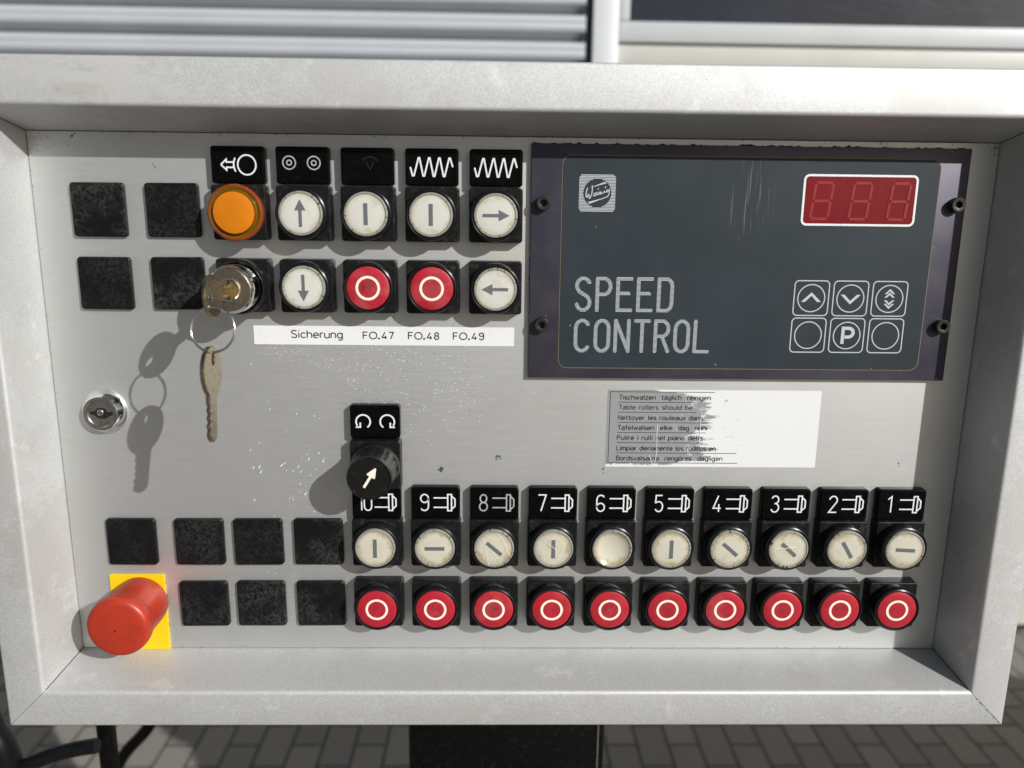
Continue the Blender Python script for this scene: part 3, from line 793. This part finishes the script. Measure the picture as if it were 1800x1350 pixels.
# rotary switch
kb = part('rotary_switch', base_me, cab, .2, 89.9, 0, label='black fluted rotary switch with a white arrow')
loops = []
def flute(r, z, d, n=112):
    return [((r - d * max(0.0, math.cos(2 * math.pi * k / n * 14)) ** 1.0) * math.cos(2 * math.pi * k / n), (r - d * max(0.0, math.cos(2 * math.pi * k / n * 14))) * math.sin(2 * math.pi * k / n), z) for k in range(n)]
loops = [flute(14.6, 7.7, 0), flute(14.8, 9.0, 0), flute(14.6, 12.6, 0), flute(14.2, 13.6, 0), flute(13.9, 14.2, .5), flute(13.6, 21, .5), flute(13.3, 28.3, .35), flute(13.2, 29.6, .0), flute(12.8, 31.4, 0), flute(12.5, 32.0, 0), flute(12.1, 32.0, 0), flute(11.9, 31.5, 0), flute(6, 31.4, 0)]
part('knob', loft('knob', loops, 'knob_black'), kb, .2, 89.9, 0)
part('pointer', strokes('pointer', [[(0, -6.9), (0, 1.6)]], 1.5, 'cream_print', polys=[[(-2.6, .9), (-2.2, .6), (2.2, .6), (2.6, .9), (2.6, 1.4), (.4, 6.5), (-.4, 6.5), (-2.6, 1.4)]]), kb, .7, 90.4, 31.55, rot=(0, math.radians(31.5), 0))

# emergency stop
ES = (-148.5, -1.6)
es = part('emergency_stop', pad('emergency_stop', 33.8, 51.0, .8, 0, 1.2, 'yellow', bev=.2), cab, -150.6, -9.45, .1, label='red mushroom emergency stop on a yellow plate')
part('mushroom_head', lathe('mushroom_head', [(15.8, 1.0), (16.4, 2.0), (16.7, 5), (16.7, 16), (16.5, 21), (16.4, 24.2), (16.7, 25.4), (17.6, 26.8), (18.3, 28.0), (18.6, 29.6), (18.6, 32.0), (18.3, 33.5), (17.5, 34.8), (16.2, 35.5), (14.0, 35.8), (8, 36.0), (2.5, 36.1)], 'mushroom_red', n=72, smooth=60), es, *ES, 0)
part('pin_hole', strokes('pin_hole', [arc(0, 0, .38, .38, 0, 360, 12)], .5, 'hole'), es, ES[0] - 1.0, ES[1] - 1.2, 36.25)

# cam lock
lk = part('cam_lock', lathe('cam_lock', [(13.5, 0), (13.45, .6), (13.2, 1.1), (10.3, 6.0), (10.0, 6.3), (9.2, 6.4), (8.3, 6.4), (8.0, 6.0), (7.8, 5.0), (7.2, 5.0), (1.5, 4.9)], ['chrome', 'steel_dull'], [0, 0, 0, 0, 1, 1, 0, 0, 1, 1, 1], n=64), cab, -160.5, 120.4, 0, label='round chrome cam lock')
part('keyhole', mesh('keyhole', [(-6.6, -.4, 0), (-3.6, -1.5, 0), (-2.2, -3.0, 0), (2.6, -3.3, 0), (4.4, -2.0, 0), (6.9, -.9, 0), (6.7, .8, 0), (3.8, .8, 0), (2.2, 3.0, 0), (-2.0, 3.2, 0), (-3.4, 1.6, 0), (-6.7, .7, 0)], [tuple(range(12))], 'hole', smooth=0), lk, -160.5, 120.4, 5.05)
part('lock_pin', lathe('lock_pin', [(1.9, 4.9), (1.9, 5.6), (1.6, 5.8)], 'steel_dull', n=24), lk, -160.8, 120.9, 0)

# speed display module
SX0, SX1, SY0, SY1, SZ = 91.0, 339.0, 143.4, 276.7, 3.3
sp_me, c = box('speed_display', SX0, SX1, SY0, SY1, 0.05, SZ, 'plate', .35)
sd = part('speed_display', sp_me, cab, *c, label='dark speed display module with a red readout')
OX0, OX1, OY0, OY1 = 108.8, 322.2, 149.9, 270.4
oc = ((OX0 + OX1) / 2, (OY0 + OY1) / 2)
part('edge_line', loft('edge_line', [rrect(OX1 - OX0 + .9, OY1 - OY0 + .9, 5.4, 0), rrect(OX1 - OX0 + .9, OY1 - OY0 + .9, 5.4, .10)], 'dirt', cap1=True), sd, *oc, SZ)
part('membrane', loft('membrane', [rrect(OX1 - OX0, OY1 - OY0, 5, 0), rrect(OX1 - OX0, OY1 - OY0, 5, .28), rrect(OX1 - OX0 - .3, OY1 - OY0 - .3, 5, .32)], 'overlay'), sd, *oc, SZ)
MZ = SZ + .32
DX0, DX1, DY0, DY1 = 245.0, 310.4, 233.4, 261.9
dc = ((DX0 + DX1) / 2, (DY0 + DY1) / 2)
part('readout_border', loft('readout_border', [rrect(DX1 - DX0, DY1 - DY0, 3.2, 0), rrect(DX1 - DX0, DY1 - DY0, 3.2, .08), rrect(DX1 - DX0 - 2.4, DY1 - DY0 - 2.4, 2.1, .08)], 'white_print', cap1=False), sd, *dc, MZ)
part('readout', loft('readout', [rrect(DX1 - DX0 - 2.4, DY1 - DY0 - 2.4, 2.1, .02), rrect(DX1 - DX0 - 2.4, DY1 - DY0 - 2.4, 2.1, .06)], 'display'), sd, *dc, MZ)
seg = []
for k in range(3):
    for (ax, ay), (bx, by) in (((-4.4, 10), (4.4, 10)), ((-4.4, 0), (4.4, 0)), ((-4.4, -10), (4.4, -10)), ((-5, .8), (-5, 9.2)), ((5, .8), (5, 9.2)), ((-5, -9.2), (-5, -.8)), ((5, -9.2), (5, -.8))):
        seg.append([(-21.5 + 22.0 * k + ax + ay * .10, ay), (-21.5 + 22.0 * k + bx + by * .10, by)])
part('digit_segment', strokes('digit_segment', seg, 1.5, 'segment'), sd, dc[0], dc[1] - .4, MZ + .09)
for dx in (-10.3, 11.4): part('readout_divider', strokes('readout_divider', [[(dx, -12.9), (dx, 12.9)]], .35, 'display_gap'), sd, *dc, MZ + .09)
KW = 20.2
for r in range(2):
    for q in range(3):
        kx, ky = 245.0 + KW / 2 + q * 22.95, 202.1 - KW / 2 - r * 21.75
        st = [[(x, y) for x, y, _ in rrect(KW, KW, 2.4, 0)] , arc(0, 0, 7.9, 7.9, 0, 360, 40)]
        st[0].append(st[0][0])
        pg = []
        if (r, q) == (0, 0): pg = [[(-5.9, -2.2), (-3.6, -2.2), (0, 1.4), (3.6, -2.2), (5.9, -2.2), (0, 3.4)]]
        if (r, q) == (0, 1): pg = [[(-5.9, 2.2), (-3.6, 2.2), (0, -1.4), (3.6, 2.2), (5.9, 2.2), (0, -3.4)]]
        if (r, q) == (0, 2):
            for yo, s in ((3.3, 1), (1.2, 1), (-1.3, -1), (-3.4, -1)):
                pg.append([(-3.1, yo - s * .5), (-1.7, yo - s * .5), (0, yo + s * 1.1), (1.7, yo - s * .5), (3.1, yo - s * .5), (0, yo + s * 2.5)])
        if (r, q) == (1, 1): st += [[(-2.4, -5.0), (-2.4, 4.3), (.8, 4.3)] + arc(.9, 1.7, 2.8, 2.6, 90, -90, 12) + [(-1.6, -.9)]]
        V, F = [], []
        for i, p_ in enumerate(st): ribbon(p_, 1.9 if i == 2 else .62, i * .012, V, F)
        for p_ in pg:
            h = len(p_) // 2
            poly([p_[0], p_[1], p_[2], p_[5]], .04, V, F); poly([p_[2], p_[3], p_[4], p_[5]], .04, V, F)
        part('membrane_key', mesh('membrane_key', V, F, 'silver_print', smooth=0), sd, kx, ky, MZ + .06)

def striped(name, plist, w, y0, y1, n, mat, duty=.56):
    """the strokes cut into horizontal lines, as printed on the film"""
    segs = [(p[i], p[i + 1]) for p in plist for i in range(len(p) - 1)]
    V, F = [], []
    xs0 = min(p[0] for s in segs for p in s) - w; xs1 = max(p[0] for s in segs for p in s) + w
    pitch = (y1 - y0) / n; N = int((xs1 - xs0) / .08)
    for r in range(n):
        y = y0 + (r + .5) * pitch
        near = [s for s in segs if min(s[0][1], s[1][1]) - w < y < max(s[0][1], s[1][1]) + w]
        start = None
        for k in range(N + 1):
            x = xs0 + k * .08; ins = False
            for (ax, ay), (bx, by) in near:
                dx, dy = bx - ax, by - ay; l = dx * dx + dy * dy
                t = 0 if l == 0 else max(0, min(1, ((x - ax) * dx + (y - ay) * dy) / l))
                if (x - ax - t * dx) ** 2 + (y - ay - t * dy) ** 2 < w * w / 4: ins = True; break
            if ins and start is None: start = x
            if start is not None and (not ins or k == N):
                b = len(V); h = pitch * duty / 2
                V += [(start, y - h, 0), (x, y - h, 0), (x, y + h, 0), (start, y + h, 0)]; F.append((b, b + 1, b + 2, b + 3)); start = None
    return mesh(name, V, F, mat, smooth=0)
def word(txt, x0, x1, y0, y1, gw, w):
    out = []; pitch = (x1 - x0 - gw) / (len(txt) - 1)
    for i, ch in enumerate(txt):
        out += [[(x0 + w / 2 + i * pitch + px * (gw - w), y0 + w / 2 + py * (y1 - y0 - w) / 2) for px, py in p] for p in GL[ch]]
    return out
part('lettering', striped('lettering', word('SPEED', 117.2, 174.6, 182.9, 203.2, 9.7, 2.1), 2.15, 182.9, 203.2, 29, 'silver_print'), sd, 0, 0, MZ + .07)
part('lettering', striped('lettering', word('CONTROL', 117.2, 197.1, 158.9, 178.8, 9.7, 2.1), 2.15, 158.9, 178.8, 29, 'silver_print'), sd, 0, 0, MZ + .07)
# striped badge with a handwritten name
def badge():
    V, F = [], []
    n, S_, Rr = 25, 20.6, 7.9
    for r in range(n):
        y = -S_ / 2 + (r + .5) * S_ / n; h = S_ / n * .29
        e = S_ / 2 - abs(y); cut = 0 if e > 2.4 else 2.4 - math.sqrt(max(0, 2.4 ** 2 - (2.4 - e) ** 2))
        a = S_ / 2 - cut; spans = [(-a, a)]
        if abs(y) < Rr:
            q = math.sqrt(Rr * Rr - y * y); spans = [(-a, -q), (q, a)]
        for s0, s1 in spans:
            b = len(V); V += [(s0, y - h, 0), (s1, y - h, 0), (s1, y + h, 0), (s0, y + h, 0)]; F.append((b, b + 1, b + 2, b + 3))
    T = lambda L: [((x - 672) / 42.5, (672 - y) / 43.0) for x, y in L]
    for i, (s, w) in enumerate((([(440, 548), (412, 620), (402, 700), (408, 765), (430, 765), (458, 700), (470, 700), (478, 790), (500, 792), (535, 710), (552, 610), (546, 490)], .55),
        ([(575, 705), (625, 690), (620, 668), (588, 690), (580, 730), (610, 738), (650, 708)], .5), ([(672, 640), (652, 712), (692, 698)], .5),
        ([(722, 640), (706, 712)], .5), ([(712, 700), (752, 640), (764, 648), (756, 692), (800, 668)], .5), ([(842, 612), (828, 660), (872, 640)], .5),
        ([(935, 592), (900, 598), (890, 640), (915, 640), (948, 600)], .5), ([(965, 568), (955, 680), (925, 748), (740, 822)], .5))):
        ribbon(T(s), w, .012 * (i + 1), V, F)
    for pg in ([(500, 545), (840, 405), (890, 436), (562, 532)], [(450, 885), (490, 926), (742, 828), (738, 806)], [(676, 590), (696, 548), (710, 556), (696, 594)], [(846, 552), (860, 505), (880, 512), (866, 556)]):
        poly(T(pg), .13, V, F)
    return mesh('badge', V, F, 'silver_print', smooth=0)
part('badge', badge(), sd, 128.3, 250.0, MZ + .06)
# socket-head screws
def hexl(r, z, n=48):
    out = []
    for k in range(n):
        a = 2 * math.pi * k / n; m = (a % (math.pi / 3)) - math.pi / 6
        q = r * math.cos(math.pi / 6) / math.cos(m); out.append((q * math.cos(a), q * math.sin(a), z))
    return out
screw_me = loft('screw', [circ(4.15, 0, 48), circ(4.15, 3.6, 48), circ(4.05, 4.05, 48), circ(3.7, 4.3, 48), circ(2.3, 4.3, 48), hexl(2.15, 4.2), hexl(2.05, 1.6)], ['screw_black', 'hole'], [0, 0, 0, 0, 0, 1, 1])
for x, y in ((97.9, 244.2), (98.1, 175.4), (333.0, 245.9), (332.9, 176.4)):
    part('screw', screw_me, sd, x, y, SZ, rot=(0, random.uniform(0, 1), 0))

# long white label
fl_me = loft('fuse_label', [rrect(152.3, 11.1, .3, .02), rrect(152.3, 11.1, .3, .14)], 'label_white')
fl = part('fuse_label', fl_me, cab, 6.3, 167.15, 0, label='long white label with fuse numbers')
part('lettering', text_mesh('lettering', 'Sicherung', -47.8, -18.3, 165.7, 4.3, .64, 'ink'), fl, 0, 0, .22)
for tx, a, b in (('47', -6.4, 12.0), ('48', 20.1, 38.6), ('49', 46.4, 64.9)):
    y0, h = 165.35, 4.0
    gs = glyph('F', a + .3, y0, 2.6, h) + [[(a + 4.0 + 4.3 * (px), y0 + py * h / 2) for px, py in GL['o'][0]]] + glyph(tx[0], a + 11.4, y0, 2.7, h) + glyph(tx[1], b - 2.9, y0, 2.5, h)
    dot = [[(a + 9.0, y0 - .25), (a + 10.0, y0 - .25), (a + 10.0, y0 + .75), (a + 9.0, y0 + .75)]]
    part('lettering', strokes('lettering', gs, .62, 'ink', polys=dot), fl, 0, 0, .22)
# multilingual cleaning label
cl_me = loft('cleaning_label', [rrect(129.0, 48.2, .3, .02), rrect(129.0, 48.2, .3, .14)], 'worn_label')
cl = part('cleaning_label', cl_me, cab, 203.6, 111.8, 0, label='silver cleaning label half worn to white')
TX = [('Tischwalzen  t\u00e4glich  reinigen', 146.1, 201.0, 131.3), ('Table rollers should be', 146.1, 190.3, 125.2), ('Nettoyer les rouleaux dans', 145.9, 197.0, 118.7), ('Tafelwalsen  elke  dag  reini', 145.9, 200.0, 112.5), ('Pulire i rulli nel piano della', 145.7, 197.5, 106.2), ('Limpiar dieriamente los rodillos en', 145.7, 206.0, 99.6), ('Bordsvalsarna  reng\u00f6res  dagligen', 145.7, 210.5, 93.2)]
for i, (s, a, b, y) in enumerate(TX):
    part('lettering', text_mesh('lettering', s, a, b, y - 1.4, 2.75, .46, 'ink_grey' if i == 1 else 'ink'), cl, 0, 0, .22)
part('scratch', strokes('scratch', [[(170.0, 115), (169.7, 108), (170.2, 98), (169.4, 90)], [(165.6, 95.5), (166.8, 92), (168.2, 88.6)], [(196.2, 123), (195.8, 112), (196.0, 103)], [(206.4, 99), (206.2, 89)]], .32, 'label_white'), cl, 0, 0, .30)
rules = [[(145.6, y), (e, y)] for y, e in ((128.2, 194.5), (122.0, 193.0), (115.6, 201), (109.4, 199.5), (103.0, 198), (96.5, 219))]
part('rule_lines', strokes('rule_lines', rules, .33, 'ink'), cl, 0, 0, .22)
part('border_line', strokes('border_line', [[(203.5, 134.6), (140.6, 134.6), (140.6, 90.2), (220, 90.2)]], .38, 'ink'), cl, 0, 0, .20)

# ------------------------------------------------------------------ keys and ring
def key_mesh(name, bow_w, bow_l, blade_w, blade_l, th):
    """flat key in local (u = across, v = along, blade towards -v); origin at the bow's centre"""
    cu = bpy.data.curves.new('tmp', 'CURVE'); cu.dimensions = '2D'; cu.fill_mode = 'BOTH'; cu.extrude = th / 2 - .3; cu.bevel_depth = .3; cu.bevel_resolution = 1
    o = []
    for k in range(33):
        a = math.radians(-90 + 24 + (360 - 48) * k / 32)
        o.append((bow_w / 2 * math.cos(a), bow_l / 2 * math.sin(a)))
    yb = o[0][1]
    o = o[::1]
    tail = [(-blade_w / 2, yb - 1.5)]
    yy = yb - 1.5
    teeth = []
    n = 9
    for k in range(n):
        d = (0, .9, .3, 1.3, .5, 1.5, .2, 1.0, .4)[k]
        y = yb - 4 - (blade_l - 7) * k / (n - 1)
        teeth += [(-blade_w / 2 + d, y + .8), (-blade_w / 2 + d, y - .8)]
    end = [(-blade_w / 2 + 1.2, yb - blade_l + .6), (-.6, yb - blade_l - .6), (.8, yb - blade_l - .6), (blade_w / 2 - .4, yb - blade_l + 1.0), (blade_w / 2, yb - blade_l + 3), (blade_w / 2, yb - 1.5)]
    pts = o + tail + teeth + end
    def spl(pp):
        s = cu.splines.new('POLY'); s.points.add(len(pp) - 1)
        for q, (x, y) in zip(s.points, pp): q.co = (x, y, 0, 1)
        s.use_cyclic_u = True
    spl(pts); spl([(2.2 * math.cos(a), bow_l / 2 - 6.2 + 3.4 * math.sin(a)) for a in [2 * math.pi * k / 20 for k in range(20)]])
    ob = bpy.data.objects.new('tmp', cu); COL.objects.link(ob); bpy.context.view_layer.update()
    me = bpy.data.meshes.new_from_object(ob.evaluated_get(bpy.context.evaluated_depsgraph_get()))
    bpy.data.objects.remove(ob); bpy.data.curves.remove(cu)
    me.name = name
    return me
def orient(me, u, v, mat):
    u = Vector(u).normalized(); v = Vector(v).normalized(); w = u.cross(v)
    for q in me.vertices:
        p = u * q.co.x + v * q.co.y + w * q.co.z
        q.co = D(p.x, p.y, p.z)
    me.materials.clear(); me.materials.append(MAT[mat])
    me.shade_smooth(); me.set_sharp_from_angle(angle=math.radians(25))
    bm = bmesh.new(); bm.from_mesh(me); bmesh.ops.recalc_face_normals(bm, faces=bm.faces); bm.to_mesh(me); bm.free()
    me.update()
    return me
th_ = math.radians(3)
k1 = orient(key_mesh('key', 21.5, 23.5, 6.0, 22, 1.7), (math.sin(th_), -math.cos(th_), 0), (0, -.03, 1), 'key_nickel')
thing('key', 'tarnished key pushed into the key switch, seen edge-on', 'key', P(-71.5, 195.6, 59.5), k1)
k2 = orient(key_mesh('key', 21.0, 25.0, 7.6, 22.5, 2.3), (.06, -.24, -1), (-.03, 1, -.24), 'key_nickel')
thing('key', 'loose tarnished key hanging from the split ring', 'key', P(-69.6, 159.6, 73.4), k2)
rp = []
for k in range(24):
    a = 2 * math.pi * k / 24
    rp.append((11.0 * math.cos(a), 11.0 * math.sin(a), 2.6 * math.sin(a) * -1.0 + .8 * math.cos(a)))
ring = tube('key_ring', rp, .62, 'wire', n=10, steps=4, closed=True)
thing('key_ring', 'thin steel split ring joining the two keys', 'key ring', P(-68.0, 180.6, 71.6), ring)

# ------------------------------------------------------------------ cables behind the lower left corner
def cable(label, pts, r, mat='black_rubber', group='black cables behind the cabinet'):
    c = Vector(pts[0])
    me = tube('cable', [tuple(Vector(p) - c) for p in pts], r, mat, n=14)
    return thing('cable', label, 'cable', P(*pts[0]), me, group)
cable('short black hose end under the lower left corner of the cabinet', [(-400, -420, -160), (-372, -300, -155), (-345, -246, -150), (-322, -230, -150), (-296, -221, -150), (-271, -216, -150)], 6.5, group=None)
cable('thick black cable bundle beside the lower left corner of the cabinet', [(-420, -120, -180), (-380, -165, -160), (-362, -200, -150), (-350, -240, -150), (-352, -420, -170), (-400, -1222, -300)], 13.0)
cable('slanting black cable beyond the lower left edge of the cabinet', [(-390, -420, -610), (-442, -515, -600), (-497, -588, -600), (-560, -760, -600), (-640, -1224, -600)], 9.0)
boxpart('leg_post', cab, -279, -266, -1240, -62, -176, -164, 'black_paint', 2)

# dried white paint flecks on the sheet, and the black sealant squeezed out round the display plate
def flecks():
    rg = random.Random(11); V, F = [], []
    def fleck(x, y, r, l, a):
        b = len(V); n = 9
        for k in range(n):
            t = 2 * math.pi * k / n
            px, py = r * math.cos(t), r * math.sin(t)
            if py > 0: px *= max(.25, 1 - py / r * .75); py *= l
            px *= rg.uniform(.8, 1.2); py *= rg.uniform(.8, 1.2)
            V.append((x + px * math.cos(a) + py * math.sin(a), y + py * math.cos(a) - px * math.sin(a), 0))
        F.append(tuple(range(b, b + n)))
    for _ in range(22): fleck(rg.gauss(-54, 17), rg.gauss(80, 14), rg.uniform(.20, .40), rg.uniform(3, 8), math.radians(rg.gauss(28, 8)))
    for _ in range(34): fleck(rg.uniform(-75, 0), rg.uniform(60, 150), rg.uniform(.14, .40), rg.uniform(1, 2.6), math.radians(rg.gauss(26, 10)))
    for _ in range(150):
        fleck(rg.gauss(-54, 9), rg.gauss(157.5, 3.0), rg.uniform(.08, .22), 1.2, 0)
    for _ in range(26): fleck(rg.uniform(-70, -8), rg.gauss(18.5, 2.5), rg.uniform(.1, .3), rg.uniform(1, 3), math.radians(rg.gauss(35, 15)))
    for _ in range(10): fleck(rg.uniform(90, 340), rg.uniform(78, 140), rg.uniform(.15, .35), 1.2, 0)
    for _ in range(12): fleck(rg.uniform(60, 210), rg.gauss(-22, 3), rg.uniform(.2, .38), 1.2, 0)
    return mesh('paint_flecks', V, F, 'label_white', smooth=0)
fk = part('paint_flecks', flecks(), cab, 0, 0, .07); fk['kind'] = 'stuff'
def sealant():
    rg = random.Random(5); V, F = [], []
    def run(p, q, nx, ny, amp, cut):
        n = int(math.dist(p, q) / .7); b = len(V)
        for k in range(n + 1):
            t = k / n; x = p[0] + (q[0] - p[0]) * t; y = p[1] + (q[1] - p[1]) * t
            w_ = amp * max(0.12, mnoise.noise(Vector((x * .35, y * .35, amp))) + cut) * rg.uniform(.6, 1.3)
            V.append((x - nx * .5, y - ny * .5, 0)); V.append((x + nx * w_, y + ny * w_, 0))
        for k in range(n): F.append((b + 2 * k, b + 2 * k + 1, b + 2 * k + 3, b + 2 * k + 2))
    run((SX0, SY1), (SX1, SY1), 0, 1, 1.3, .25)
    run((SX0, SY0 + 5), (SX0, SY1), -1, 0, .9, -.05)
    run((SX0 + 150, SY0), (SX1 - 10, SY0), 0, -1, 1.2, -.1)
    return mesh('sealant', V, F, 'black_rubber', smooth=0)
part('sealant', sealant(), cab, 0, 0, .6)

def grime_specks():
    rg = random.Random(3); V, F = [], []
    def spot(x, y, z, r_):
        b = len(V); n = 7
        for k in range(n):
            t = 2 * math.pi * k / n; q = r_ * rg.uniform(.5, 1.3)
            V.append((x + q * math.cos(t), y + q * math.sin(t), z))
        F.append(tuple(range(b, b + n)))
    for _ in range(26):                                        # lower right mitre
        t = rg.uniform(.12, .95); spot(363 + 20.5 * t + rg.gauss(0, .35), -44.5 - 20.5 * t + rg.gauss(0, .35), 35.08, rg.uniform(.12, .42))
    for _ in range(8): spot(rg.gauss(350, 6), rg.gauss(-52, 2.5), 35.08, rg.uniform(.1, .3))
    for _ in range(40):                                        # along the seams of the sheet
        spot(rg.uniform(X0 + 2, X1 - 2), Y0 + .6 + abs(rg.gauss(0, .35)), .08, rg.uniform(.12, .35))
    for _ in range(46): spot(X0 + .7 + abs(rg.gauss(0, .4)), rg.uniform(Y0, Y1), .08, rg.uniform(.1, .3))
    for _ in range(60): spot(rg.uniform(X0 + 2, X1 - 2), Y1 - .7 - abs(rg.gauss(0, .5)), .08, rg.uniform(.12, .42))
    for _ in range(60): spot(X0 + 1 + abs(rg.gauss(0, 14)), Y1 - 1 - abs(rg.gauss(0, 5)), .08, rg.uniform(.08, .28))
    for _ in range(20): spot(X1 - 1 - abs(rg.gauss(0, 3)), Y1 - 1 - abs(rg.gauss(0, 3)), .08, rg.uniform(.1, .4))
    for _ in range(16): spot(-133.4 + rg.gauss(0, .25), rg.uniform(-34, 12), .08, rg.uniform(.15, .4))
    return mesh('grime_specks', V, F, 'ink', smooth=0)
gk = part('grime_specks', grime_specks(), cab, 0, 0, 0); gk['kind'] = 'stuff'
